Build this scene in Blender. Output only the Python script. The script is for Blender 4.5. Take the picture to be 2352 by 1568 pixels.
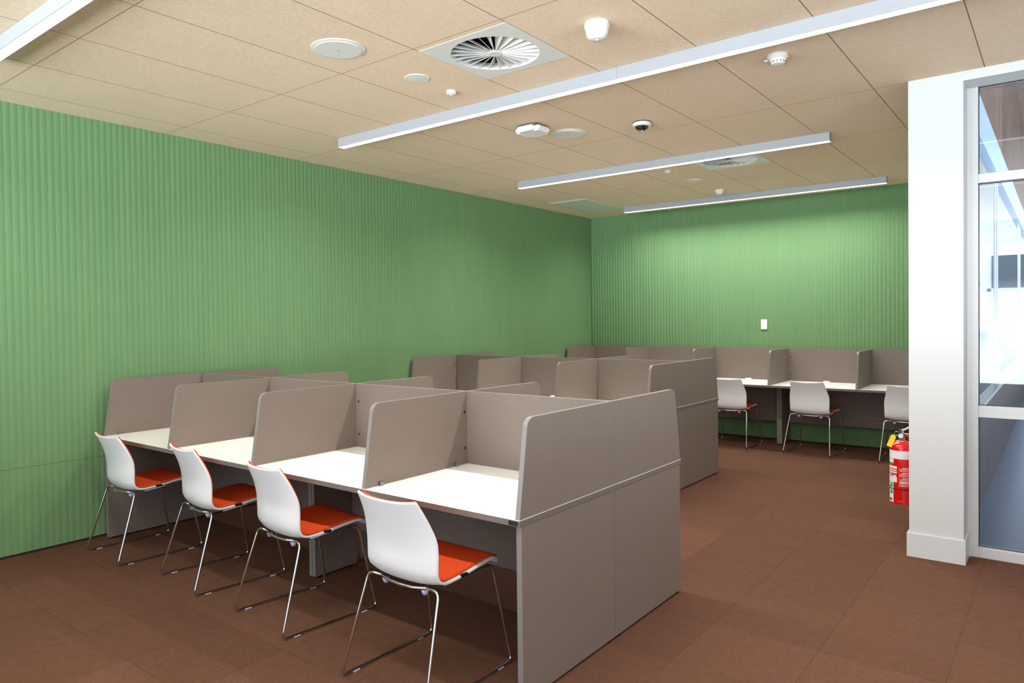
import bpy, bmesh, math, random
from mathutils import Vector, Matrix
random.seed(3)
PI = math.pi
for o in list(bpy.data.objects): bpy.data.objects.remove(o)
S = bpy.context.scene
C = S.collection

# ---------------------------------------------------------------- camera
CAM = Vector((5.3064, 0.0, 1.5019)); FPX = 1647.8
yaw, pitch, roll = math.radians(38.5645), math.radians(-0.935), math.radians(-0.6924)
R0 = Vector((math.cos(yaw), math.sin(yaw), 0)); D0 = Vector((-math.sin(yaw), math.cos(yaw), 0)); U0 = Vector((0, 0, 1))
fwd = D0*math.cos(pitch) + U0*math.sin(pitch)
up1 = -D0*math.sin(pitch) + U0*math.cos(pitch)
right = R0*math.cos(roll) + up1*math.sin(roll)
up = -R0*math.sin(roll) + up1*math.cos(roll)
cd = bpy.data.cameras.new('camera'); cam = bpy.data.objects.new('camera', cd); C.objects.link(cam)
m = Matrix((right, up, -fwd)).transposed().to_4x4(); m.translation = CAM
cam.matrix_world = m
cd.sensor_width = 36; cd.lens = FPX/2352*36
cd.shift_x = (1176-1125.6)/2352; cd.shift_y = -(784-760.6)/2352
cd.clip_start = .05; cd.clip_end = 300
S.camera = cam
# ---------------------------------------------------------------- world, daylight, exposure
w = bpy.data.worlds.new('daylight'); S.world = w; w.use_nodes = True
bg = w.node_tree.nodes['Background']; wt = w.node_tree
tc = wt.nodes.new('ShaderNodeTexCoord'); sx = wt.nodes.new('ShaderNodeSeparateXYZ'); wt.links.new(tc.outputs['Generated'], sx.inputs[0])
wr = wt.nodes.new('ShaderNodeValToRGB'); mr = wt.nodes.new('ShaderNodeMapRange'); mr.inputs[1].default_value = -.25; mr.inputs[2].default_value = .25
wt.links.new(sx.outputs[2], mr.inputs[0]); wt.links.new(mr.outputs[0], wr.inputs[0])
e = wr.color_ramp.elements; e[0].position = .42; e[0].color = (.78, .90, 1.0, 1); e[1].position = .58; e[1].color = (.08, .10, .14, 1)   # bright lower half added to lift the ceiling from below, sky above kept dim
wt.links.new(wr.outputs[0], bg.inputs[0]); bg.inputs[1].default_value = 15.5
S.view_settings.view_transform = 'Standard'; S.view_settings.look = 'None'
S.view_settings.exposure = 0.21; S.view_settings.gamma = 1; S.view_settings.use_curve_mapping = False
LAMP = 14.6          # lamp power per metre of linear luminaire
def portal(name, loc, rot, sx, sy):
    l = bpy.data.lights.new(name, 'AREA'); l.shape = 'RECTANGLE'; l.size = sx; l.size_y = sy; l.cycles.is_portal = True
    o = bpy.data.objects.new(name, l); C.objects.link(o); o.location = loc; o.rotation_euler = rot
portal('added_side_window_portal', (8.19, 1.4, 1.35), (0, PI/2, 0), 1.1, 2.4)  # samples daylight through the added side window
portal('window_portal_rear', (4.0, -2.99, 1.575), (PI/2, 0, 0), 7.6, 2.35)

# ---------------------------------------------------------------- materials
def lin(c):
    return tuple(((v/255)/12.92 if v <= 10 else (((v/255)+.055)/1.055)**2.4) for v in c) + (1,)
def mat(name, col, rough=.5, metal=0, spec=.5, emit=None, es=0, coat=0):
    m = bpy.data.materials.new(name); m.use_nodes = True; b = m.node_tree.nodes['Principled BSDF']
    b.inputs['Base Color'].default_value = lin(col); b.inputs['Roughness'].default_value = rough
    b.inputs['Metallic'].default_value = metal; b.inputs['Specular IOR Level'].default_value = spec
    b.inputs['Coat Weight'].default_value = coat
    if emit: b.inputs['Emission Color'].default_value = lin(emit); b.inputs['Emission Strength'].default_value = es
    return m
def N(m, t, **k):
    n = m.node_tree.nodes.new(t)
    for a, v in k.items(): setattr(n, a, v)
    return n
def L(m, a, b): m.node_tree.links.new(a, b)
def bsdf(m): return m.node_tree.nodes['Principled BSDF']
def coords(m, scale=(1, 1, 1)):
    tc = N(m, 'ShaderNodeTexCoord'); mp = N(m, 'ShaderNodeMapping'); mp.inputs['Scale'].default_value = scale
    L(m, tc.outputs['Object'], mp.inputs['Vector']); return mp.outputs['Vector']
def noise(m, vec, scale, detail=4, rough=.6):
    n = N(m, 'ShaderNodeTexNoise'); n.inputs['Scale'].default_value = scale; n.inputs['Detail'].default_value = detail
    n.inputs['Roughness'].default_value = rough; L(m, vec, n.inputs['Vector']); return n.outputs['Fac']
def ramp(m, fac, stops):
    r = N(m, 'ShaderNodeValToRGB'); e = r.color_ramp.elements
    while len(e) < len(stops): e.new(.5)
    for i, (p_, c) in enumerate(stops): e[i].position = p_; e[i].color = c if len(c) == 4 else lin(c)
    L(m, fac, r.inputs['Fac']); return r.outputs['Color']
def mix(m, a, b, fac, mode='MIX'):
    x = N(m, 'ShaderNodeMix', data_type='RGBA', blend_type=mode)
    if isinstance(fac, (int, float)): x.inputs[0].default_value = fac
    else: L(m, fac, x.inputs[0])
    for v, s in ((a, x.inputs[6]), (b, x.inputs[7])):
        if isinstance(v, tuple): s.default_value = v
        else: L(m, v, s)
    return x.outputs[2]
def math_(m, op, a, b=None, c=None):
    n = N(m, 'ShaderNodeMath', operation=op)
    for i, v in enumerate((a, b, c)):
        if v is None: continue
        if isinstance(v, (int, float)): n.inputs[i].default_value = v
        else: L(m, v, n.inputs[i])
    return n.outputs[0]
def bump(m, h, strength, dist, base=None):
    b = N(m, 'ShaderNodeBump'); b.inputs['Strength'].default_value = strength; b.inputs['Distance'].default_value = dist
    L(m, h, b.inputs['Height'])
    if base: L(m, base, b.inputs['Normal'])
    L(m, b.outputs[0], bsdf(m).inputs['Normal']); return b.outputs[0]
def setcol(m, c): L(m, c, bsdf(m).inputs['Base Color'])

# laminate
M_taupe = mat('taupe_laminate', (124, 112, 102), .42, spec=.4)
v = coords(M_taupe, (1, 1, .25)); setcol(M_taupe, ramp(M_taupe, noise(M_taupe, v, 420, 3), [(.3, (117, 105, 95)), (.7, (132, 119, 109))]))
M_dedge = mat('desk_edge_band', (112, 102, 96), .4)
M_edge = mat('taupe_edge_band', (130, 124, 120), .35, spec=.5)
M_white = mat('white_laminate', (238, 237, 231), .38, spec=.4)
M_under = mat('grey_underside', (110, 104, 98), .6)
M_black = mat('black_plastic', (22, 22, 25), .45)
M_dark = mat('dark_screw_cap', (40, 38, 44), .4)
M_steel = mat('zinc_bracket', (150, 152, 160), .28, metal=.9)
M_chrome = mat('chrome', (215, 213, 210), .09, metal=1)
M_shell = mat('white_shell_plastic', (232, 232, 232), .27, spec=.5)
M_clear = mat('translucent_plastic', (190, 190, 225), .25)
M_pad = mat('red_wool_pad', (212, 58, 22), .9, spec=.15)
v = coords(M_pad); n1 = noise(M_pad, v, 260, 3); setcol(M_pad, ramp(M_pad, n1, [(.3, (204, 62, 24)), (.7, (234, 92, 42))])); bump(M_pad, n1, .4, .002)
M_paint = mat('white_wall_paint', (205, 205, 203), .55, spec=.3)
M_frame = mat('white_aluminium_frame', (208, 208, 207), .35, spec=.5)
M_plast = mat('white_ceiling_plastic', (226, 224, 217), .4, spec=.4)
M_ltbody = mat('white_luminaire_body', (164, 165, 169), .35, spec=.4)
M_diff = mat('luminaire_diffuser', (250, 250, 250), .5, emit=(255, 250, 243), es=3.0)
M_red = mat('red_enamel', (222, 8, 10), .18, spec=.6, coat=.5)
M_yellow = mat('yellow_tag_plastic', (245, 200, 5), .4)
M_lwhite = mat('white_label', (238, 236, 238), .4)
M_lgreen = mat('green_label', (20, 150, 100), .4)
M_lgreen2 = mat('bright_green_label', (40, 170, 40), .4)
M_lpink = mat('fine_print_on_red', (240, 150, 150), .4)
M_lred = mat('red_label', (215, 15, 30), .4)

# green acoustic felt
M_felt = mat('green_acoustic_felt', (108, 154, 104), .95, spec=.08)
v = coords(M_felt)
a = noise(M_felt, v, 190, 3, .7); b2 = noise(M_felt, coords(M_felt, (1, 1, .12)), 9, 3, .6); g = noise(M_felt, coords(M_felt, (1, 1, 3)), 60, 3, .7)
c1 = ramp(M_felt, a, [(.25, (96,131,90)), (.75, (123,156,111))])
c2 = ramp(M_felt, b2, [(.35, (101,136,95)), (.7, (120,148,101))])
c3 = ramp(M_felt, g, [(.3, (98,133,92)), (.75, (125,158,112))])
setcol(M_felt, mix(M_felt, mix(M_felt, c1, c2, .45), c3, .35)); bump(M_felt, a, .35, .002)
M_gap = mat('dark_reveal', (52, 34, 26), .9)

# wood-wool ceiling board, joints follow the 584 x 1187 grid
M_ceil = mat('wood_wool_board', (214, 188, 156), .92, spec=.1)
v = coords(M_ceil)
warp = N(M_ceil, 'ShaderNodeTexNoise'); warp.inputs['Scale'].default_value = 38; warp.inputs['Detail'].default_value = 2; L(M_ceil, v, warp.inputs['Vector'])
vm = N(M_ceil, 'ShaderNodeVectorMath', operation='MULTIPLY_ADD'); L(M_ceil, warp.outputs['Color'], vm.inputs[0]); vm.inputs[1].default_value = (.05, .05, .05); L(M_ceil, v, vm.inputs[2])
st = noise(M_ceil, vm.outputs[0], 170, 4, .75)
big = noise(M_ceil, coords(M_ceil, (1, .35, 1)), 5.0, 4, .6)
mid = noise(M_ceil, v, 34, 4, .7)
cc = ramp(M_ceil, st, [(.30, (184, 152, 122)), (.43, (234, 209, 180)), (.7, (247, 229, 204))])
cb = ramp(M_ceil, big, [(.3, (230, 206, 170)), (.72, (241, 216, 193))])
col = mix(M_ceil, cc, cb, .42)
col = mix(M_ceil, col, ramp(M_ceil, mid, [(.35, (214, 184, 148)), (.65, (245, 222, 194))]), .22)
sep = N(M_ceil, 'ShaderNodeSeparateXYZ'); L(M_ceil, v, sep.inputs[0])
def joint(axis, off, pitch_, hw):
    d = math_(M_ceil, 'PINGPONG', math_(M_ceil, 'SUBTRACT', sep.outputs[axis], off), pitch_/2)
    return math_(M_ceil, 'LESS_THAN', d, hw)
jx = joint(0, .866-.584*4, .584, .0028); jy = joint(1, 1.560-1.187*8, 1.187, .0022)
jj = math_(M_ceil, 'MAXIMUM', jx, jy)
setcol(M_ceil, mix(M_ceil, col, lin((128, 92, 58)), math_(M_ceil, 'MULTIPLY', jj, .85)))
bump(M_ceil, math_(M_ceil, 'SUBTRACT', st, math_(M_ceil, 'MULTIPLY', jj, 1.5)), .55, .004)

# carpet tiles (0.484 grid), quarter-turned ribs
M_carp = mat('brown_carpet_tiles', (104, 72, 57), 1.0, spec=.08)
v = coords(M_carp); sep = N(M_carp, 'ShaderNodeSeparateXYZ'); L(M_carp, v, sep.inputs[0])
gx = math_(M_carp, 'DIVIDE', math_(M_carp, 'ADD', sep.outputs[0], 20*.484-3.970), .484)
gy = math_(M_carp, 'DIVIDE', math_(M_carp, 'ADD', sep.outputs[1], 20*.484-3.885), .484)
par = math_(M_carp, 'MODULO', math_(M_carp, 'ADD', math_(M_carp, 'FLOOR', gx), math_(M_carp, 'FLOOR', gy)), 2)
rx = math_(M_carp, 'SINE', math_(M_carp, 'MULTIPLY', sep.outputs[0], 2*PI/.0065)); ry = math_(M_carp, 'SINE', math_(M_carp, 'MULTIPLY', sep.outputs[1], 2*PI/.0065))
cmb = N(M_carp, 'ShaderNodeCombineXYZ'); L(M_carp, math_(M_carp, 'FLOOR', gx), cmb.inputs[0]); L(M_carp, math_(M_carp, 'FLOOR', gy), cmb.inputs[1])
wn = N(M_carp, 'ShaderNodeTexWhiteNoise', noise_dimensions='2D'); L(M_carp, cmb.outputs[0], wn.inputs['Vector'])
rib = N(M_carp, 'ShaderNodeMix', data_type='FLOAT'); L(M_carp, par, rib.inputs[0]); L(M_carp, rx, rib.inputs[2]); L(M_carp, ry, rib.inputs[3])
f = noise(M_carp, v, 210, 4, .75); f2 = noise(M_carp, v, 22, 4, .7)
c1 = ramp(M_carp, f, [(.28, (68, 44, 34)), (.5, (100, 69, 55)), (.74, (136, 98, 77))])
c2 = ramp(M_carp, f2, [(.35, (90, 61, 50)), (.68, (110, 78, 61))])
col = mix(M_carp, c1, c2, .4)
tone = N(M_carp, 'ShaderNodeMapRange'); L(M_carp, wn.outputs['Value'], tone.inputs[0]); tone.inputs[3].default_value = .90; tone.inputs[4].default_value = 1.08
hs = N(M_carp, 'ShaderNodeHueSaturation'); L(M_carp, col, hs.inputs['Color']); L(M_carp, tone.outputs[0], hs.inputs['Value'])
ribm = math_(M_carp, 'MULTIPLY', math_(M_carp, 'LESS_THAN', rib.outputs[0], -.5), .30)
col = mix(M_carp, hs.outputs[0], lin((60, 38, 28)), ribm)
def cj(g_): return math_(M_carp, 'LESS_THAN', math_(M_carp, 'PINGPONG', g_, .5), .0035)
col = mix(M_carp, col, lin((58, 36, 26)), math_(M_carp, 'MULTIPLY', math_(M_carp, 'MAXIMUM', cj(gx), cj(gy)), .4))
setcol(M_carp, col)
bump(M_carp, math_(M_carp, 'ADD', f, math_(M_carp, 'MULTIPLY', rib.outputs[0], .3)), .5, .003)

# corridor finishes
M_wood = mat('striped_brown_laminate', (110, 84, 72), .4, spec=.4)
v = coords(M_wood, (13, 13, .12)); setcol(M_wood, ramp(M_wood, noise(M_wood, v, 3.0, 5, .7), [(.3, (34, 24, 21)), (.5, (84, 62, 53)), (.72, (160, 132, 118))]))
M_vinyl = mat('blue_grey_vinyl', (98, 112, 128), .32, spec=.5)
v = coords(M_vinyl, (3, 40, 1)); setcol(M_vinyl, ramp(M_vinyl, noise(M_vinyl, v, 2.5, 4, .6), [(.3, (78, 94, 112)), (.7, (112, 128, 144))]))
M_mirror = mat('dark_backed_glass', (20, 32, 40), .02, spec=1.0, coat=1)
M_blue = mat('pale_blue_fascia', (150, 170, 196), .25, spec=.6)
M_glass = bpy.data.materials.new('clear_glass'); M_glass.use_nodes = True
nt = M_glass.node_tree; nt.nodes.remove(nt.nodes['Principled BSDF']); out = nt.nodes['Material Output']
tr = nt.nodes.new('ShaderNodeBsdfTransparent'); tr.inputs[0].default_value = (.93, .96, .97, 1)
gl = nt.nodes.new('ShaderNodeBsdfGlossy'); gl.inputs['Roughness'].default_value = 0
fr = nt.nodes.new('ShaderNodeFresnel'); fr.inputs[0].default_value = 1.5
ms = nt.nodes.new('ShaderNodeMixShader'); nt.links.new(fr.outputs[0], ms.inputs[0]); nt.links.new(tr.outputs[0], ms.inputs[1]); nt.links.new(gl.outputs[0], ms.inputs[2]); nt.links.new(ms.outputs[0], out.inputs[0])
M_conc = mat('pale_paving', (190, 190, 188), .9)
M_grass = mat('mown_grass', (120, 140, 90), .95)
M_car = mat('blue_grey_car_paint', (70, 95, 125), .2, coat=.6)
M_tyre = mat('black_tyre', (25, 25, 28), .8)
M_bark = mat('grey_bark', (80, 72, 62), .9)
M_leaf = mat('yellow_green_leaves', (150, 160, 70), .8)
M_brick = mat('cream_render', (205, 195, 175), .85)

# ---------------------------------------------------------------- mesh helpers
def obj(name, bm, mats, parent=None, smooth=False, loc=None):
    me = bpy.data.meshes.new(name); bm.normal_update(); bm.to_mesh(me); bm.free()
    for x in (mats if isinstance(mats, (list, tuple)) else [mats]): me.materials.append(x)
    if smooth:
        for p_ in me.polygons: p_.use_smooth = True
    o = bpy.data.objects.new(name, me); C.objects.link(o)
    if parent: o.parent = parent
    if loc: o.location = loc
    return o
def smooth_angle(o, deg=35):
    me = o.data
    for p_ in me.polygons: p_.use_smooth = True
    bm = bmesh.new(); bm.from_mesh(me)
    for e in bm.edges: e.smooth = not (len(e.link_faces) != 2 or e.calc_face_angle(0) > math.radians(deg))
    bm.to_mesh(me); bm.free(); return o
def box(bm, x0, x1, y0, y1, z0, z1, bev=0, mi=0):
    r = bmesh.ops.create_cube(bm, size=1)['verts']
    for q in r: q.co = Vector((x0+(q.co.x+.5)*(x1-x0), y0+(q.co.y+.5)*(y1-y0), z0+(q.co.z+.5)*(z1-z0)))
    fs = set(f for q in r for f in q.link_faces)
    if bev:
        es = list(set(e for q in r for e in q.link_edges))
        rr = bmesh.ops.bevel(bm, geom=es, offset=bev, segments=2, affect='EDGES', profile=.5)
        fs |= set(rr['faces'])
    for f in fs:
        if f.is_valid: f.material_index = mi
    return bm
def B(*a, **k): return box(bmesh.new(), *a, **k)
def prism(bm, pts, axis, a, b, mi_side=0, mi_cap=0):
    """pts: 2D outline; extruded along axis ('x': pts=(y,z)  'y': pts=(x,z)  'z': pts=(x,y))"""
    def P(p_, t): return {'x': (t, p_[0], p_[1]), 'y': (p_[0], t, p_[1]), 'z': (p_[0], p_[1], t)}[axis]
    A = [bm.verts.new(P(p_, a)) for p_ in pts]; Bv = [bm.verts.new(P(p_, b)) for p_ in pts]
    n = len(pts)
    f = bm.faces.new(A); f.material_index = mi_cap; f = bm.faces.new(Bv[::-1]); f.material_index = mi_cap
    for i in range(n):
        f = bm.faces.new((A[i], Bv[i], Bv[(i+1) % n], A[(i+1) % n])); f.material_index = mi_side
    bmesh.ops.recalc_face_normals(bm, faces=bm.faces[:]); return bm
def lathe(bm, prof, seg=48, cx=0, cy=0, cz=0, mi=0):
    rings = []
    for r, z in prof:
        if r < 1e-6: rings.append([bm.verts.new((cx, cy, cz+z))])
        else: rings.append([bm.verts.new((cx+r*math.cos(2*PI*i/seg), cy+r*math.sin(2*PI*i/seg), cz+z)) for i in range(seg)])
    for a, b in zip(rings, rings[1:]):
        for i in range(seg):
            j = (i+1) % seg
            vs = [a[0], b[i], b[j]] if len(a) == 1 else ([a[i], b[0], a[j]] if len(b) == 1 else [a[i], b[i], b[j], a[j]])
            f = bm.faces.new(vs); f.material_index = mi
    bmesh.ops.recalc_face_normals(bm, faces=bm.faces[:]); return bm
def fillet(pts, rad, n=6):
    out = [Vector(pts[0])]
    for i in range(1, len(pts)-1):
        p_, a, b = Vector(pts[i]), Vector(pts[i-1]), Vector(pts[i+1])
        r = rad[i] if isinstance(rad, (list, tuple)) else rad
        d1 = (a-p_); d2 = (b-p_); r1 = min(r, d1.length*.48, d2.length*.48)
        s, e = p_+d1.normalized()*r1, p_+d2.normalized()*r1
        for k in range(n+1):
            t = k/n; out.append(s*(1-t)**2+p_*2*t*(1-t)+e*t*t)
    out.append(Vector(pts[-1])); return out
def tube(bm, pts, r, seg=12, closed=False, mi=0):
    pts = [Vector(p_) for p_ in pts]; n = len(pts); rings = []; prev = None
    for i in range(n):
        t = (pts[(i+1) % n]-pts[i-1]) if closed else (pts[min(i+1, n-1)]-pts[max(i-1, 0)])
        t.normalize()
        if prev is None:
            u = t.cross(Vector((0, 0, 1)));
            if u.length < .1: u = t.cross(Vector((1, 0, 0)))
        else: u = prev-t*prev.dot(t)
        u.normalize(); prev = u; w_ = t.cross(u)
        rings.append([bm.verts.new(pts[i]+(u*math.cos(2*PI*k/seg)+w_*math.sin(2*PI*k/seg))*r) for k in range(seg)])
    for i in range(n if closed else n-1):
        a, b = rings[i], rings[(i+1) % n]
        for k in range(seg):
            f = bm.faces.new((a[k], a[(k+1) % seg], b[(k+1) % seg], b[k])); f.material_index = mi
    if not closed:
        bm.faces.new(rings[0][::-1]); bm.faces.new(rings[-1])
    bmesh.ops.recalc_face_normals(bm, faces=bm.faces[:]); return bm
def thing(name, label, cat, loc=(0, 0, 0), rz=0, group=None):
    o = bpy.data.objects.new(name, None); C.objects.link(o); o.empty_display_size = .1
    o.location = loc; o.rotation_euler = (0, 0, rz); tag(o, label, cat, group); return o
def tag(o, label, cat, group=None):
    o['label'] = label; o['category'] = cat
    if group: o['group'] = group
    return o
def struct(name, bm, mats, parent=None):
    o = obj(name, bm, mats, parent)
    if not parent: o['kind'] = 'structure'
    return o
def dup(root, loc, rz, label):
    r = root.copy(); C.objects.link(r); r.location = loc; r.rotation_euler = (0, 0, rz); r['label'] = label
    for ch in list(root.children):
        c = ch.copy(); C.objects.link(c); c.parent = r
        for g_ in ch.children:
            d = g_.copy(); C.objects.link(d); d.parent = c
    return r

# ---------------------------------------------------------------- room shell
H = 2.938; YB = 9.004; XR0, XR1 = 4.563, 4.848; YC = 5.098
bm = bmesh.new(); box(bm, -.05, 8.2, -3, 5.33, -.05, 0); box(bm, -.05, 4.70, 5.33, YB+.05, -.05, 0)
struct('floor', bm, M_carp)
struct('floor_corridor', B(4.70, 7.6, 5.33, 16.3, -.052, -.002), M_vinyl)
# ceiling with the two diffuser openings
bm = bmesh.new()
OPX = (2.618, 3.202); OP1 = (2.787, 3.371); OP2 = (6.302, 6.886)
for y0, y1 in ((-3, OP1[0]), (OP1[1], 5.30)): box(bm, -.05, 8.2, y0, y1, H, H+.03)
for y0, y1 in ((5.30, OP2[0]), (OP2[1], YB+.05)): box(bm, -.05, 4.70, y0, y1, H, H+.03)
for y0, y1, xe in ((*OP1, 8.2), (*OP2, 4.70)):
    box(bm, -.05, OPX[0], y0, y1, H, H+.03); box(bm, OPX[1], xe, y0, y1, H, H+.03)
struct('ceiling', bm, M_ceil)

def ribbed(p0, length, axis, z_rows, pitch_=.0425, depth=.0055, sgn=1):
    """fluted felt sheet; axis 'y' = left wall (recess to -x), axis 'x' = back wall (recess to +y)"""
    bm = bmesh.new(); n = int(length/pitch_*8)
    for (z0, z1) in z_rows:
        prev = None
        for i in range(n+1):
            t = i/n*length; u = (t/pitch_) % 1
            d = depth*(1-abs(math.sin(PI*u))**.8)
            if axis == 'y': a, b = (p0[0]-d, p0[1]+t, z0), (p0[0]-d, p0[1]+t, z1)
            else: a, b = (p0[0]+t, p0[1]+d, z0), (p0[0]+t, p0[1]+d, z1)
            cur = (bm.verts.new(a), bm.verts.new(b))
            if prev:
                if axis == 'y': bm.faces.new((prev[0], cur[0], cur[1], prev[1]))
                else: bm.faces.new((prev[0], prev[1], cur[1], cur[0]))
            prev = cur
    bmesh.ops.recalc_face_normals(bm, faces=bm.faces[:])
    return bm
bm = ribbed((0, -3), 12.0+.004, 'y', [(.018, .5705), (.5725, H)], depth=.0022); box(bm, -.06, -.0065, -3, YB+.05, 0, H, mi=1)
struct('wall_left', bm, [M_felt, M_gap])
bm = ribbed((0, YB), XR0, 'x', [(.012, .5705), (.5725, H)]); box(bm, -.06, 4.70, YB+.0065, YB+.05, 0, H, mi=1)
struct('wall_back', bm, [M_felt, M_gap])
# right-hand wall: its white end is the pillar seen beside the glazing
bm = bmesh.new(); box(bm, XR0, XR1, YC, 5.30, 0, H); box(bm, XR0, 4.70, 5.30, YB, 0, H)
struct('wall_right', bm, M_paint)
bm = bmesh.new(); pr = [(XR0-.012, YC-.012), (XR1+.010, YC-.012), (XR1+.010, 5.298), (XR1, 5.298), (XR1, YC), (XR0, YC), (XR0, YB), (XR0-.012, YB)]
prism(bm, pr, 'z', 0, .145); struct('baseboard_right', bm, M_frame)
# glazed partition
w1 = thing('window_1', '', 'window'); del w1['label']; del w1['category']; w1['kind'] = 'structure'
bm = bmesh.new()
for x0, x1 in ((XR1, 4.905), (6.30, 6.37), (7.9, 8.2)): box(bm, x0, x1, 5.305, 5.375, 0, H, .002)
box(bm, 4.905, 7.9, 5.305, 5.375, 2.89, H+.02, .002); box(bm, 4.905, 7.9, 5.31, 5.37, 2.30, 2.355, .002)
box(bm, 4.905, 7.9, 5.31, 5.37, .865, .937, .002); box(bm, 4.905, 7.9, 5.305, 5.375, 0, .062, .002)
box(bm, XR1, XR1+.022, 5.296, 5.305, 0, H-.01, .001)
obj('window_frame', bm, M_frame, w1)
bm = bmesh.new()
for z0, z1 in ((.062, .865), (.937, 2.30), (2.355, 2.89)): box(bm, 4.905, 6.30, 5.345, 5.351, z0, z1); box(bm, 6.37, 7.9, 5.345, 5.351, z0, z1)
obj('window_pane', bm, M_glass, w1)
bm = bmesh.new()
for z0, z1 in ((.062, .865), (.937, 2.30), (2.355, 2.89)):
    box(bm, 4.905, 4.909, 5.338, 5.345, z0, z1); box(bm, 4.905, 6.3, 5.338, 5.345, z1-.006, z1); box(bm, 4.905, 6.3, 5.338, 5.345, z0, z0+.004)
obj('gasket', bm, M_black, w1)
bm = bmesh.new()
box(bm, XR1, 8.2, YC, 5.29, 2.882, H); struct('trim_1', bm, M_paint)
# side and rear walls of the room, behind and beside the camera, with rear windows and an unseen side window added to brighten the ceiling
bm = bmesh.new(); box(bm, 8.2, 8.3, -3, 5.33, 0, .8); box(bm, 8.2, 8.3, -3, 5.33, 1.9, H); box(bm, 8.2, 8.3, -3, .2, .8, 1.9); box(bm, 8.2, 8.3, 2.6, 5.33, .8, 1.9)
struct('wall_side', bm, M_paint)
bm = bmesh.new(); box(bm, -.05, 8.3, -3.1, -3, 0, .4); box(bm, -.05, 8.3, -3.1, -3, 2.75, H); box(bm, -.05, .2, -3.1, -3, .4, 2.75); box(bm, 7.8, 8.3, -3.1, -3, .4, 2.75)
struct('wall_rear', bm, M_paint)
bm = bmesh.new()
for x in (.2, 2.1, 4.0, 5.9, 7.74): box(bm, x, x+.06, -3.08, -3.02, .4, 2.75)
struct('window_2', bm, M_frame)
bm = bmesh.new()
for y in (.2, 1.4, 2.54): box(bm, 8.22, 8.28, y, y+.06, .8, 1.9)
struct('added_side_window', bm, M_frame)

# ---------------------------------------------------------------- corridor beyond the glazing
bm = bmesh.new(); box(bm, 4.72, 4.81, 5.38, 16, 0, .78); box(bm, 4.72, 4.81, 5.38, 16, 3.12, 4.6)
struct('wall_corridor', bm, M_wood)
w4 = thing('window_4', '', 'window'); del w4['label']; del w4['category']; w4['kind'] = 'structure'
obj('window_pane', B(4.72, 4.795, 5.38, 16, .78, 2.82), M_mirror, w4)
bm = bmesh.new()
box(bm, 4.72, 4.835, 5.38, 16, .775, .80); 
for y in (8.5, 8.8, 13.3, 13.8): box(bm, 4.73, 4.803, y, y+.05, .8, 2.82)
obj('window_frame', bm, M_frame, w4)
obj('fascia', B(4.72, 4.83, 5.38, 16, 2.82, 3.12), M_blue, w4)
struct('ceiling_corridor', B(4.70, 7.6, 5.33, 16.3, 4.6, 4.65), M_wood)
bm = bmesh.new(); box(bm, 7.5, 7.6, 5.38, 16.3, 0, .5); box(bm, 7.5, 7.6, 5.38, 16.3, 2.9, 4.6)
for y in (5.4, 8, 10.6, 13.2, 15.8): box(bm, 7.5, 7.6, y, y+.15, .5, 2.9)
struct('wall_corridor_side', bm, M_wood)
bm = bmesh.new(); box(bm, 4.7, 7.6, 16, 16.12, 2.75, 4.6); box(bm, 4.7, 7.6, 16, 16.12, 0, .4)
struct('wall_corridor_end', bm, M_paint)
bm = bmesh.new()
for x in (4.7, 5.3, 5.9, 6.5, 7.1, 7.54): box(bm, x, x+.06, 16.02, 16.08, .4, 2.75)
box(bm, 4.7, 7.6, 16.02, 16.08, 1.9, 1.96)
struct('window_5', bm, M_frame)
# outdoors
struct('ground', B(-40, 60, 16.5, 70, -.4, -.2), M_conc)
bm = bmesh.new(); prism(bm, [(-2.1, .25), (-2.05, .6), (-1.3, .78), (-.75, 1.25), (.75, 1.3), (1.35, .85), (2.05, .75), (2.15, .3)], 'y', -.85, .85)
bmesh.ops.bevel(bm, geom=bm.edges[:], offset=.06, segments=2, affect='EDGES')
car = thing('car', 'blue-grey parked car glimpsed in the corridor glass reflection', 'car', (6.6, 24, -.2), 0)
smooth_angle(obj('car_body', bm, M_car, car), 40)
for x in (-1.3, 1.3):
    for y in (-.86, .66):
        bm = bmesh.new(); lathe(bm, [(0, 0), (.20, 0), (.32, .02), (.33, .1), (.32, .2), (0, .2)], 28)
        o = obj('wheel', bm, M_tyre, car, True, (x, y+.0, .33)); o.rotation_euler = (-PI/2, 0, 0)
bm = bmesh.new(); prism(bm, [(-.95, .86), (-.66, 1.2), (.66, 1.24), (1.1, .88)], 'y', -.86, .86); obj('car_windows', bm, M_black, car)
bd = thing('building', 'cream building across the street seen in the corridor glass', 'building', (7, 38, -.2))
bm = bmesh.new(); box(bm, -9, 9, 0, 6, 0, 5.2); obj('facade', bm, M_brick, bd)
for x in range(-8, 8, 3): obj('facade_window', B(x, x+1.8, -.04, 0, 2.8, 4.2), M_black, bd)
tr_ = thing('tree', 'bare-branched tree with yellow-green leaves seen in the corridor glass', 'tree', (8.0, 27, -.2))
bm = bmesh.new(); tube(bm, [(0, 0, 0), (.05, 0, 1.5), (0, .1, 3)], .14, 8)
random.seed(5); tips = []
for k in range(26):
    z = 1.2+random.random()*2.2; a_ = random.random()*6.28; l_ = 1+random.random()*1.3
    e = Vector((math.cos(a_)*l_, math.sin(a_)*l_*.6, z+.4+random.random()*1.2)); tube(bm, [(0, 0, z), tuple((e+Vector((0, 0, z)))/2+Vector((0, 0, .1))), tuple(e)], .025, 6); tips.append(e)
obj('trunk', bm, M_bark, tr_)
bm = bmesh.new()
for e in tips:
    for q in range(16):
        c_ = e+Vector((random.gauss(0, .3), random.gauss(0, .3), random.gauss(0, .25)))
        bmesh.ops.create_icosphere(bm, subdivisions=1, radius=.05, matrix=Matrix.Translation(c_))
obj('foliage', bm, M_leaf, tr_)

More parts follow.
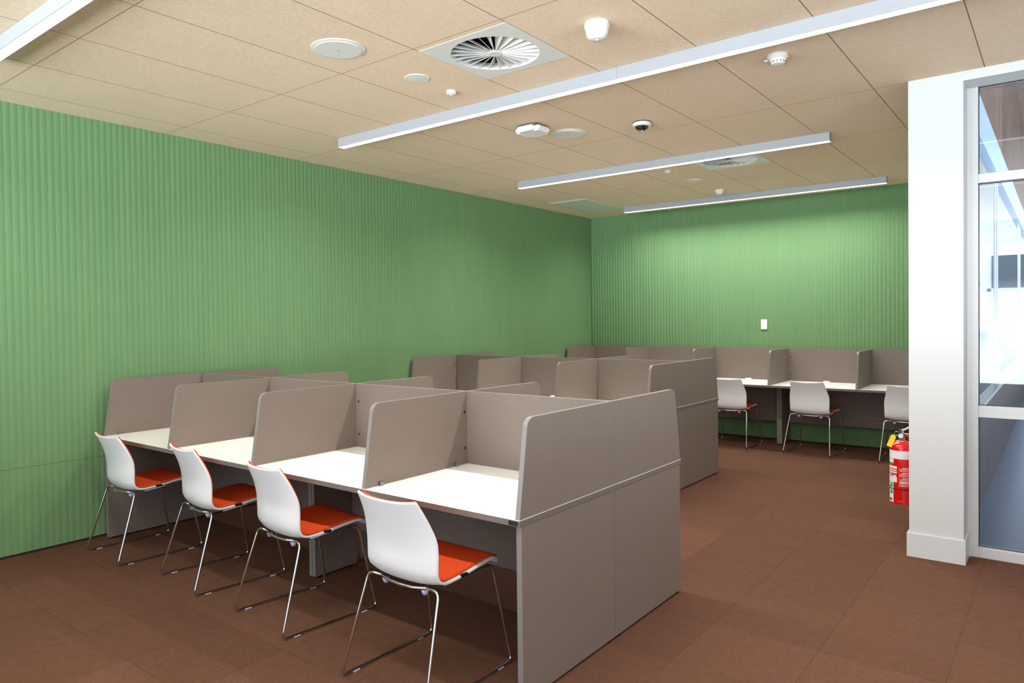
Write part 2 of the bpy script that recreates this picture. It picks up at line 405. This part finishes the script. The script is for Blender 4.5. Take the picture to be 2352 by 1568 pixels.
# ---------------------------------------------------------------- study carrels
D = .7483; T = .725; TOP = 1.1158; BAY = .9; TH = .022
def div_outline(y1):
    a = (.006, T); b = (.060, TOP-.045)
    pts = [a, b]; cx_, cy_ = .060+.047, TOP-.045
    for k in range(1, 8):
        t = PI-k/8*PI/2*1.0; pts.append((cx_+.047*math.cos(t), cy_+.045*math.sin(t)))
    pts += [(cx_, TOP), (y1, TOP), (y1, T)]
    return pts
def slab_panel(name, x0, x1, y0, y1, root):
    bm = bmesh.new(); box(bm, x0, x1, y0, y1, .013, T-.025)
    for f in bm.faces: f.material_index = 0 if abs(f.normal.x) > .5 else 1
    o = obj(name, bm, [M_taupe, M_edge], root)
    for y in (y0+.03, y1-.045):
        b_ = bmesh.new(); lathe(b_, [(0, 0), (.012, 0), (.012, .008), (.005, .009), (.005, .013), (0, .013)], 16, (x0+x1)/2, y, 0); obj('foot', b_, M_black, o)
    return o
def carrel(label, x, y, rz, n, left_end, right_end, dividers, screen=True, group=None, bolts=(), sbolts=(), brackets=(), badge=False, grommets=True):
    W = n*BAY
    root = thing('study_carrel_desk', label, 'desk', (x, y, 0), rz, group)
    yc = D-TH/2
    bm = bmesh.new(); box(bm, 0, W, 0, D-.0005, T-.025, T, .0012)
    bm.normal_update()
    for f in bm.faces: f.material_index = 0 if f.normal.z > .9 else (2 if f.normal.z < -.9 else 1)
    obj('desktop', bm, [M_white, M_dedge, M_under], root)
    # supports
    for end, x0 in ((left_end, .002), (right_end, W-.027)):
        slab_panel('side_panel', x0, x0+.025, .015 if end else .395, D-.002 if end else D-.04, root)
    bm = B(.03, W-.03, D-.075, D-.057, .235, T-.026); obj('modesty_panel', bm, M_taupe, root)
    if screen:
        bm = B(.026 if left_end else 0, W-.026 if right_end else W, yc, D+TH/2, T, TOP, .0008); bm.normal_update()
        for f in bm.faces: f.material_index = 0 if abs(f.normal.y) > .9 else 1
        scr = obj('screen', bm, [M_taupe, M_edge], root)
    for k in dividers:
        end = (k == 0 and left_end) or (k == n and right_end)
        x0 = .003 if k == 0 and left_end else (W-.003-TH if k == n and right_end else k*BAY-TH/2)
        bm = bmesh.new(); prism(bm, div_outline(D-.0005 if end else yc), 'x', x0, x0+TH, 1, 0)
        d = obj('divider', bm, [M_taupe, M_edge], root)
        if k in bolts:
            for z in (1.006, .812):
                for xx, dr in ((x0+TH, 1), (x0, -1)):
                    b_ = bmesh.new(); lathe(b_, [(0, 0), (.0075, 0), (.0075, .0015), (.006, .0025), (0, .0025)], 18)
                    o = obj('screw_cap', b_, M_dark, d); o.location = (xx, D-.03, z); o.rotation_euler = (0, PI/2*dr, 0)
        if k in brackets:
            for y_ in (.10, .64):
                b_ = bmesh.new(); box(b_, x0+TH, x0+TH+.016, y_-.009, y_+.009, T, T+.021, .002); obj('bracket', b_, M_steel, d)
    if screen:
        for k in sbolts:
            for z in (1.006, .804):
                b_ = bmesh.new(); lathe(b_, [(0, 0), (.0075, 0), (.0075, .0015), (.006, .0025), (0, .0025)], 18)
                o = obj('screw_cap', b_, M_dark, scr); o.location = (k*BAY+.035, yc, z); o.rotation_euler = (PI/2, 0, 0)
    if grommets:
        for k in range(n):
            b_ = bmesh.new(); lathe(b_, [(0, .020), (.030, .018), (.042, .010), (.045, 0), (0, 0)], 32, (k+.5)*BAY, D-.075, T); smooth_angle(obj('cable_grommet', b_, M_plast, root), 50)
    if badge:
        obj('badge', B(W-.052, W-.008, -.002, 0, T-.021, T-.004), M_black, root)
    return root
X1, F1 = .0762, 2.2124
g1 = 'study carrels in the front island'
carrel('taupe and white two-bay study carrel in the front row, nearest the green side wall', X1, F1, 0, 2, True, False, (0, 1, 2), group=g1, sbolts=(), brackets=(0,), bolts=(0,))
carrel('taupe and white two-bay study carrel of the front row, nearest the camera, small black badge', X1+1.8, F1, 0, 2, False, True, (1, 2), group=g1, sbolts=(0,), bolts=(1,), brackets=(1,), badge=True)
carrel('taupe study carrel backing onto the nearest front-row carrel, facing away, beside the aisle', X1+3.6, F1+2*D, PI, 2, True, False, (0, 1, 2), screen=False, group=g1)
carrel('taupe study carrel on far side of front island, facing away, against green side wall', X1+1.8, F1+2*D, PI, 2, False, True, (1, 2), screen=False, group=g1)
X2, F2 = .0232, 5.2592
g2 = 'study carrels in the middle island'
carrel('three-bay taupe study carrel on the near side of the middle island', X2, F2, 0, 3, True, True, (0, 1, 2, 3), group=g2, bolts=(0,), brackets=(0,))
carrel('three-bay taupe study carrel on the far side of the middle island, facing the back wall', X2+2.7, F2+2*D, PI, 3, True, True, (0, 1, 2, 3), screen=False, group=g2)
X3, F3 = .0284, 8.9823-D
g3 = 'study carrels along the back wall'
carrel('long taupe and white study carrel in the corner of the two green walls', X3, F3, 0, 3, True, False, (0, 1, 2, 3), group=g3, bolts=(0,))
carrel('taupe and white back-wall study carrel half hidden by the white pillar', X3+2.7, F3, 0, 2, False, True, (1, 2), group=g3, sbolts=(0,))

# ---------------------------------------------------------------- chairs
def cat(P, n):
    P = [Vector(q) for q in P]; P = [P[0]*2-P[1]]+P+[P[-1]*2-P[-2]]; out = []
    for i in range(1, len(P)-2):
        a, b, c, d = P[i-1:i+3]
        for k in range(n):
            t = k/n; out.append(.5*((2*b)+(c-a)*t+(2*a-5*b+4*c-d)*t*t+(3*b-a-3*c+d)*t**3))
    out.append(P[-2]); return out
#            y      z     halfw  lift at edges
PROF = [(.262, .437, .185, .000), (.250, .460, .198, .000), (.205, .474, .206, .000), (.12, .466, .208, .003), (.03, .452, .208, .006), (-.05, .440, .207, .012),
        (-.10, .436, .206, .018), (-.140, .447, .205, .025), (-.163, .478, .204, .030), (-.170, .520, .205, .034), (-.172, .575, .2065, .036), (-.178, .622, .205, .036),
        (-.194, .680, .192, .032), (-.217, .735, .1805, .028), (-.243, .787, .170, .024)]
PC = [Vector(q[:3]+(0,)) for q in [(a[0], a[1], a[2]) for a in PROF]]
P4 = cat([(a[0], a[1], a[2], a[3]) for a in PROF], 4)
def shell_surface(off, wscale, wsub, i0, i1, M_=17, tip=1):
    rows = []
    for i in range(i0, i1+1):
        q = P4[i]; a = P4[max(i-1, 0)]; b = P4[min(i+1, len(P4)-1)]
        t = Vector((b[0]-a[0], b[1]-a[1])).normalized(); n = Vector((t.y, -t.x))    # towards the sitter
        if i < 12 and n.y < 0: n = -n
        row = []
        for k in range(M_):
            s = -1+2*k/(M_-1); h = q[2]*wscale-wsub
            lift = q[3]*abs(s)**2.6
            p2 = Vector((q[0], q[1]))+n*(lift+off)
            row.append((s*h, p2.x, p2.y))
        rows.append(row)
    rows[-1] = [tuple(a+(b-a)*tip for a, b in zip(p_, q)) for p_, q in zip(rows[-2], rows[-1])]
    return rows
def closed_sheet(A, Bq):
    bm = bmesh.new(); va = [[bm.verts.new(p_) for p_ in r] for r in A]; vb = [[bm.verts.new(p_) for p_ in r] for r in Bq]
    n, m_ = len(A), len(A[0])
    for i in range(n-1):
        for k in range(m_-1):
            bm.faces.new((va[i][k], va[i][k+1], va[i+1][k+1], va[i+1][k])); bm.faces.new((vb[i][k], vb[i+1][k], vb[i+1][k+1], vb[i][k+1]))
    for i in range(n-1):
        bm.faces.new((va[i][0], va[i+1][0], vb[i+1][0], vb[i][0])); bm.faces.new((va[i][-1], vb[i][-1], vb[i+1][-1], va[i+1][-1]))
    for k in range(m_-1):
        bm.faces.new((va[0][k], vb[0][k], vb[0][k+1], va[0][k+1])); bm.faces.new((va[-1][k], va[-1][k+1], vb[-1][k+1], vb[-1][k]))
    bmesh.ops.recalc_face_normals(bm, faces=bm.faces[:]); return bm
def make_chair(label, loc, rz, group):
    t = thing('sled_base_chair', label, 'chair', loc, rz, group)
    n = len(P4)-1
    bm = closed_sheet(shell_surface(0, 1, 0, 0, n), shell_surface(-.011, 1, .0, 0, n))
    es = [e for e in bm.edges if len(e.link_faces) == 2 and e.calc_face_angle(0) > 1.0]
    bmesh.ops.bevel(bm, geom=es, offset=.003, segments=2, affect='EDGES')
    sh = smooth_angle(obj('seat_shell', bm, M_shell, t), 50)
    bm = closed_sheet(shell_surface(.0095, 1, .015, 1, n, tip=.55), shell_surface(.0005, 1, .013, 1, n, tip=.55))
    es = [e for e in bm.edges if len(e.link_faces) == 2 and e.calc_face_angle(0) > 1.0]
    bmesh.ops.bevel(bm, geom=es, offset=.003, segments=2, affect='EDGES')
    smooth_angle(obj('pad', bm, M_pad, t), 50)
    r = .0063
    for s in (-1, 1):
        pts = fillet([(s*.13, -.135, .424), (s*.205, -.14, .424), (s*.243, -.268, .0065), (s*.240, .285, .0065), (s*.232, .268, .085), (s*.203, .200, .445), (s*.185, .12, .445), (s*.16, -.06, .420)],
                     [0, .03, .035, .035, .03, .03, .04, 0])
        bm = bmesh.new(); tube(bm, pts, r, 12)
        fr_ = obj('sled_leg', bm, M_chrome, t, True)
        for y_ in (-.19, .20):
            obj('glide', B(s*.2415-.0075, s*.2415+.0075, y_-.018, y_+.018, 0.0, .006, .001), M_clear, fr_)
    bm = bmesh.new(); tube(bm, [(-.135, -.135, .424), (-.07, -.15, .418), (0, -.155, .417), (.07, -.15, .418), (.135, -.135, .424)], r, 12)
    obj('cross_bar', bm, M_chrome, t, True)
    for s in (-1, 1):
        bm = bmesh.new(); lathe(bm, [(0, 0), (.010, 0), (.014, .010), (.016, .020), (0, .020)], 16, s*.115, -.125, .392); obj('bumper', bm, M_clear, t, True)
    for s in (-1, 1):
        bm = bmesh.new(); box(bm, s*.205-.006, s*.205+.006, -.008, .034, .445, .458, .002); o = obj('linking_clip', bm, M_black, t)
    return t
gA = 'white shell chairs along the front row'; gB = 'white shell chairs along the back wall'
P_ch = [((.513, 2.278), -2.0, 'white and red sled-base chair at the front row, closest to the green side wall', gA),
        ((1.383, 2.325), -7.0, 'white and red front-row chair second from the green side wall', gA),
        ((2.222, 2.290), -5.5, 'white and red front-row chair standing just left of the nearest chair', gA),
        ((3.175, 2.213), -.3, 'white and red sled-base chair nearest the camera, in front of the last front-row carrel', gA),
        ((2.285, 8.355), 0, 'white sled-base chair at the back wall, partly hidden by the middle island end panel', gB),
        ((3.172, 8.375), -3.6, 'fully visible white sled-base chair at the back wall, between its two neighbours', gB),
        ((4.085, 8.370), 4.0, 'white back-wall chair cut off by the pillar, behind the red extinguisher', gB)]
first = None
for (x, y), a_, lab, g_ in P_ch:
    if first is None: first = make_chair(lab, (x, y, 0), math.radians(a_), g_)
    else: o = dup(first, (x, y, 0), math.radians(a_), lab); o['group'] = g_

# ---------------------------------------------------------------- luminaires
def luminaire(label, x0, x1, y0, joints=(), dim=1):
    y1 = y0+.062; zb = 2.868
    t = thing('linear_ceiling_light', label, 'ceiling light', (x0, y0, zb), 0, 'linear ceiling lights')
    Wd = x1-x0; hh = H-.0015-zb
    bm = bmesh.new()
    cuts = [0]+[j-x0 for j in joints]+[Wd]
    for a_, b_ in zip(cuts, cuts[1:]):
        e0 = .0008 if a_ > 0 else 0; e1 = .0008 if b_ < Wd else 0
        prism(bm, [(0, 0), (.005, 0), (.005, .012), (.057, .012), (.057, 0), (.062, 0), (.062, hh), (0, hh)], 'x', a_+e0, b_-e1)
    box(bm, 0, .003, .005, .057, 0, .012); box(bm, Wd-.003, Wd, .005, .057, 0, .012)
    obj('housing', bm, M_ltbody, t)
    obj('diffuser', B(.003, Wd-.003, .0052, .0568, -.0015, .0115), M_diff, t)
    l = bpy.data.lights.new('lamp', 'AREA'); l.shape = 'RECTANGLE'; l.size = Wd-.01; l.size_y = .05; l.energy = LAMP*Wd*dim; l.color = (1, .985, .965); l.spread = math.radians(150)
    lo = bpy.data.objects.new('lamp', l); C.objects.link(lo); lo.parent = t; lo.location = (Wd/2, .031, -.003)
    return t
luminaire('linear light at the top left edge of the photo, nearest the camera', .862, 5.768, 1.292, (3.315,), .7)
luminaire('longest linear light crossing the whole ceiling above the front carrels', .862, 5.768, 3.69, (3.315,))
luminaire('shorter linear light over the middle island, ending beside a square air diffuser', .862, 3.885, 6.065, (2.37,))
luminaire('linear light farthest from the camera, close to the back green wall', .862, 3.885, 8.385, (2.37,))

# ---------------------------------------------------------------- ceiling devices
def diffuser(label, y0, y1):
    cx_, cy_ = (OPX[0]+OPX[1])/2, (y0+y1)/2; h = .2905; R = .2405
    t = thing('swirl_air_diffuser', label, 'air diffuser', (cx_, cy_, H), 0, 'swirl air diffusers')
    bm = bmesh.new(); seg = 96; oi, oo, ti = [], [], []
    for i in range(seg):
        a_ = 2*PI*i/seg; c_, s_ = math.cos(a_), math.sin(a_); k = h/max(abs(c_), abs(s_))
        oo.append(bm.verts.new((c_*k, s_*k, -.002))); oi.append(bm.verts.new((c_*R, s_*R, -.002))); ti.append(bm.verts.new((c_*R, s_*R, .035)))
    up_ = [bm.verts.new((q.co.x, q.co.y, .004)) for q in oo]
    for i in range(seg):
        j = (i+1) % seg
        bm.faces.new((oo[i], oo[j], oi[j], oi[i])); bm.faces.new((oi[i], oi[j], ti[j], ti[i])); bm.faces.new((up_[i], up_[j], oo[j], oo[i]))
    bmesh.ops.recalc_face_normals(bm, faces=bm.faces[:]); obj('face_plate', bm, M_plast, t)
    bm = bmesh.new(); lathe(bm, [(R+.02, .035), (R+.02, .16), (0, .16)], 48); obj('plenum', bm, M_black, t)
    nv = 24
    for i in range(nv):
        a_ = 2*PI*i/nv+.05; bm = bmesh.new()
        def pt(r, lat, z): return (r*math.cos(a_)+lat*math.sin(a_), r*math.sin(a_)-lat*math.cos(a_), z)
        P = []
        for r, cw, zh in ((.030, .004, .010), (.21, .036, .036), (R+.001, .041, .040)):
            P.append([pt(r, 0, 0), pt(r, cw, zh), pt(r, cw+.0015, zh-.0006), pt(r, .0022, -.0012)])
        V = [[bm.verts.new(q) for q in row] for row in P]
        for r0, r1 in zip(V, V[1:]):
            for k in range(4): bm.faces.new((r0[k], r0[(k+1) % 4], r1[(k+1) % 4], r1[k]))
        bm.faces.new(V[0]); bm.faces.new(V[-1][::-1]); bmesh.ops.recalc_face_normals(bm, faces=bm.faces[:])
        obj('vane', bm, M_plast, t)
    bm = bmesh.new(); lathe(bm, [(0, -.003), (.036, -.003), (.038, 0), (.038, .012), (0, .012)], 40); obj('hub', bm, M_plast, t)
    return t
diffuser('square white air diffuser with radial swirl vanes, large one near the front', *OP1)
diffuser('square air diffuser with radial vanes partly hidden by the shorter middle light', *OP2)
def disc(name, label, cat_, x, y, prof, mats=M_plast, group=None, extra=None):
    t = thing(name, label, cat_, (x, y, H), 0, group)
    for nm, pf, mm in prof:
        bm = bmesh.new(); lathe(bm, [(r, -z) for r, z in pf], 56); smooth_angle(obj(nm, bm, mm, t), 40)
    return t
SPK = [('rim', [(0, 0), (.142, 0), (.142, .004), (.126, .007), (0, .007)], M_plast), ('grille', [(0, .006), (.121, .006), (.120, .010), (0, .010)], M_plast)]
for lab, x, y in (('large round flush ceiling speaker nearest the camera, left of the square diffuser', 2.325, 2.487), ('round flush ceiling speaker beside the square white access point', 2.308, 4.765)):
    t = disc('ceiling_speaker', lab, 'speaker', x, y, SPK, group='round ceiling speakers')
    obj('logo_mark', B(-.008, .008, -.002, .002, -.0108, -.0100), M_steel, t)
for lab, x, y in (('small flat white disc on the ceiling just left of the front diffuser', 2.316, 3.085), ('small flat pale disc on the ceiling between the two farthest lights', 2.29, 7.25)):
    disc('blanking_disc', lab, 'cover plate', x, y, [('cover', [(0, 0), (.074, 0), (.074, .003), (.070, .005), (.062, .005), (.061, .0045), (.058, .005), (0, .006)], M_plast)], group='small ceiling cover discs')
disc('motion_sensor', 'tiny round white sensor on the ceiling between small disc and long light', 'sensor', 2.308, 3.40, [('base', [(0, 0), (.030, 0), (.030, .018), (.026, .022), (0, .022)], M_plast), ('lens', [(0, .021), (.012, .021), (.010, .027), (0, .028)], M_plast)], group='tiny round ceiling sensors')
disc('motion_sensor', 'tiny round ceiling sensor behind the middle linear light', 'sensor', 2.29, 6.60, [('base', [(0, 0), (.030, 0), (.030, .018), (.026, .022), (0, .022)], M_plast), ('lens', [(0, .021), (.012, .021), (.010, .027), (0, .028)], M_plast)], group='tiny round ceiling sensors')
disc('dome_sensor', 'deep white cup-shaped sensor on the ceiling right of the front diffuser', 'sensor', 3.535, 3.085, [('base', [(0, 0), (.058, 0), (.060, .010), (.060, .030), (.057, .033)], M_plast), ('dome', [(.056, .032), (.053, .052), (.045, .070), (.032, .079), (.012, .081), (0, .081)], M_plast), ('lens_tip', [(0, .080), (.008, .080), (.007, .084), (0, .084)], M_lwhite)])
def smoke(label, x, y, k=1):
    t = disc('smoke_detector', label, 'smoke detector', x, y, [('base', [(0, 0), (.052*k, 0), (.054*k, .006), (.053*k, .022), (.049*k, .026)], M_plast), ('chamber', [(.047*k, .025), (.040*k, .042), (.034*k, .052), (.027*k, .054), (0, .053)], M_plast)], group='smoke detectors')
    for i in range(14):
        a_ = 2*PI*i/14; bm = bmesh.new(); box(bm, -.0016, .0016, -.001, .001, -.008, .008); o = obj('slot', bm, M_dark, t)
        o.location = (math.cos(a_)*.0408*k, math.sin(a_)*.0408*k, -.041); o.rotation_euler = (0, 0, a_-PI/2); o.rotation_euler.rotate_axis('X', math.radians(22))
    return t
sd = smoke('white slotted smoke detector on the ceiling right below the longest linear light', 4.083, 4.10)
bm = bmesh.new(); tube(bm, [(-.05, -.005, -.022), (-.070, -.010, -.022)], .0045, 8); obj('indicator_tab', bm, M_plast, sd)
smoke('small slotted smoke detector on the ceiling just in front of the farthest light', 2.275, 8.0)
t = disc('dome_camera', 'white ring security camera with black dome hanging from the ceiling', 'camera', 2.890, 4.85, [('gasket', [(0, 0), (.066, 0), (.066, .006), (0, .006)], M_black), ('housing', [(.064, .005), (.068, .014), (.066, .030), (.054, .034), (0, .034)], M_plast), ('dome', [(.050, .033), (.044, .048), (.026, .060), (.010, .064), (0, .064)], mat('black_dome', (14, 14, 16), .08, coat=1)), ('lens', [(0, .063), (.008, .063), (.006, .068), (0, .068)], M_plast)])
# access point
ap = thing('wifi_access_point', 'square rounded white access point hanging just under the ceiling by a round speaker', 'access point', (2.225, 4.40, H), math.radians(0))
bm = bmesh.new(); box(bm, -.11, .11, -.11, .11, -.058, -.018)
ve = [e for e in bm.edges if abs((e.verts[0].co-e.verts[1].co).z) > .02]; bmesh.ops.bevel(bm, geom=ve, offset=.035, segments=6, affect='EDGES')
he = [e for e in bm.edges if len(e.link_faces) == 2 and e.calc_face_angle(0) > 1.2]; bmesh.ops.bevel(bm, geom=he, offset=.012, segments=4, affect='EDGES')
smooth_angle(obj('cover', bm, M_lwhite, ap), 40)
obj('mounting_bracket', B(-.08, .08, -.08, .08, -.02, 0, .003), M_under, ap)
obj('status_light', B(.028, .034, -.03, -.024, -.0595, -.058), M_lwhite, ap)
# access hatch
t = thing('ceiling_access_hatch', 'pale rectangular access hatch in the ceiling near the corner of the green walls', 'hatch', (.31, 7.46, H))
obj('hatch_frame', B(0, .535, 0, 1.09, -.003, 0, .0008), M_plast, t); obj('hatch_panel', B(.018, .517, .018, 1.072, -.006, -.003, .0008), mat('pale_hatch_paint', (212, 218, 204), .4), t)
# wall switch
t = thing('light_switch', 'small white switch plate on the back green wall above the carrels', 'switch', (2.442, YB, 1.402))
obj('switch_plate', B(-.036, .036, -.010, 0, -.060, .060, .002), M_lwhite, t); obj('rocker', B(-.008, .008, -.0125, -.010, -.042, -.024, .001), M_lwhite, t)

# ---------------------------------------------------------------- fire extinguisher on the right wall
EX, EY, ZB = 4.462, 5.50, .232; r = .0715
t = thing('fire_extinguisher', 'red fire extinguisher with white band and yellow tag on the wall beside the white pillar', 'fire extinguisher', (EX, EY, 0))
bm = bmesh.new(); lathe(bm, [(0, .012), (.055, .012), (.064, 0), (r-.003, .002), (r, .014), (r, .022), (r-.0015, .026), (r, .030), (r, .375), (r-.004, .392), (r-.018, .410), (r-.040, .420), (.020, .424), (.018, .436), (0, .436)], 64, 0, 0, ZB)
smooth_angle(obj('cylinder', bm, M_red, t), 40)
def patch(name, p0, p1, z0, z1, m_, off=.0006, parent=t):
    bm = bmesh.new(); n = max(2, int(abs(p1-p0)/6)); pr_ = None
    for i in range(n+1):
        a_ = math.radians(-81+p0+(p1-p0)*i/n); x_, y_ = math.cos(a_), math.sin(a_)
        cur = [bm.verts.new((x_*rr, y_*rr, z_)) for rr, z_ in ((r+off, z0), (r+off, z1), (r-.001, z1), (r-.001, z0))]
        if pr_:
            for k in range(4): bm.faces.new((pr_[k], cur[k], cur[(k+1) % 4], pr_[(k+1) % 4]))
        else: bm.faces.new(cur)
        pr_ = cur
    bm.faces.new(pr_[::-1]); bmesh.ops.recalc_face_normals(bm, faces=bm.faces[:]); return obj(name, bm, m_, parent)
patch('white_band', -180, 179.9, .537, .592, M_lwhite)
il = patch('inspection_label', -100, -43, .497, .534, M_lwhite); patch('green_stripe', -100, -43, .497, .509, M_lgreen2, .001, il)
la = patch('warning_label', -100, -23, .378, .488, M_lred)
for z0, z1, a1 in ((.470, .487, -24), (.455, .463, -25), (.440, .449, -24), (.380, .416, -24)): patch('label_line', -99, a1, z0, z1, M_lwhite, .001, la)
patch('picture', -78, -66, .418, .436, M_lwhite, .001, la); patch('picture', -60, -50, .420, .434, M_lpink, .001, la); patch('picture', -44, -28, .418, .428, M_lwhite, .001, la)
pc = patch('pictogram_label', -100, -44, .243, .378, M_lwhite)
for z0, z1 in ((.343, .372), (.300, .322)): patch('pictogram', -92, -49, z0, z1, M_lgreen, .001, pc)
patch('pictogram', -80, -52, .252, .268, M_lred, .001, pc)
patch('pictogram', -82, -62, .352, .368, M_lwhite, .0014, pc); patch('pictogram', -84, -64, .306, .316, M_lwhite, .0014, pc)
tx = patch('instruction_print', -14.6, -13.4, .345, .484, M_lpink)
random.seed(11); z = .482
for kind in 'HLLLLgHLLLLLgHLLLgWWgLLLL':
    if kind == 'g': z -= .003; continue
    if kind == 'H': z -= .003; patch('print_line', 2, 30+random.random()*14, z-.004, z, M_lwhite, .0008, tx); z -= .0065
    elif kind == 'W': patch('print_line', -10, 52, z-.0045, z, M_lwhite, .0008, tx); z -= .0058
    else: patch('print_line', -10, 46+random.random()*10, z-.0032, z, M_lpink, .0008, tx); z -= .0048
bm = bmesh.new(); tube(bm, [((r+.002)*math.cos(2*PI*i/48), (r+.002)*math.sin(2*PI*i/48), .335) for i in range(48)], .0032, 8, closed=True); obj('strap', bm, M_black, t, True)
bm = bmesh.new(); lathe(bm, [(0, 0), (.017, 0), (.017, .012), (.012, .014), (.012, .050), (.015, .052), (.015, .062), (0, .062)], 24, 0, 0, ZB+.434)
vl = smooth_angle(obj('valve', bm, M_chrome, t), 40)
obj('gauge', lathe(bmesh.new(), [(0, 0), (.014, 0), (.014, .012), (0, .012)], 24, 0, 0, 0), M_lwhite, vl).matrix_local = Matrix.Translation((-.002, -.018, ZB+.455)) @ Matrix.Rotation(PI/2, 4, 'X')
bm = bmesh.new(); prism(bm, [(-.012, .0), (.012, 0), (.014, .045), (.006, .055), (-.006, .055), (-.014, .045)], 'y', -.024, -.018); o = obj('front_clip', bm, M_chrome, t); o.location = (.004, 0, ZB+.408)
bm = bmesh.new(); tube(bm, [(-.014, 0, ZB+.486), (.02, 0, ZB+.498), (.046, 0, ZB+.516)], .006, 10); obj('lever', bm, M_plast, t, True)
bm = bmesh.new(); tube(bm, [(-.01, 0, ZB+.468), (.03, 0, ZB+.468), (.085, 0, ZB+.464)], .005, 10); obj('carry_handle', bm, M_chrome, t, True)
bm = bmesh.new(); tube(bm, fillet([(.01, 0, ZB+.456), (.07, 0, ZB+.452), (.09, -.01, ZB+.42), (.085, -.01, ZB+.2)], .03), .006, 10); obj('hose', bm, M_red, t, True)
bm = bmesh.new(); tube(bm, [(-.028+.014*math.cos(2*PI*i/20), -.012, ZB+.468+.014*math.sin(2*PI*i/20)) for i in range(20)], .0015, 6, closed=True); obj('tag_ring', bm, M_chrome, t, True)
bm = bmesh.new(); prism(bm, [(-.016, -.085), (.016, -.085), (.016, -.012), (.009, 0), (-.009, 0), (-.016, -.012)], 'y', -.001, .001); tg = obj('inspection_tag', bm, M_yellow, t)
tg.location = (-.038, -.050, ZB+.462); tg.rotation_euler = (math.radians(-18), math.radians(22), math.radians(10))
obj('wall_bracket', B(.055, 4.563-EX, -.03, .03, .40, .47), M_steel, t)
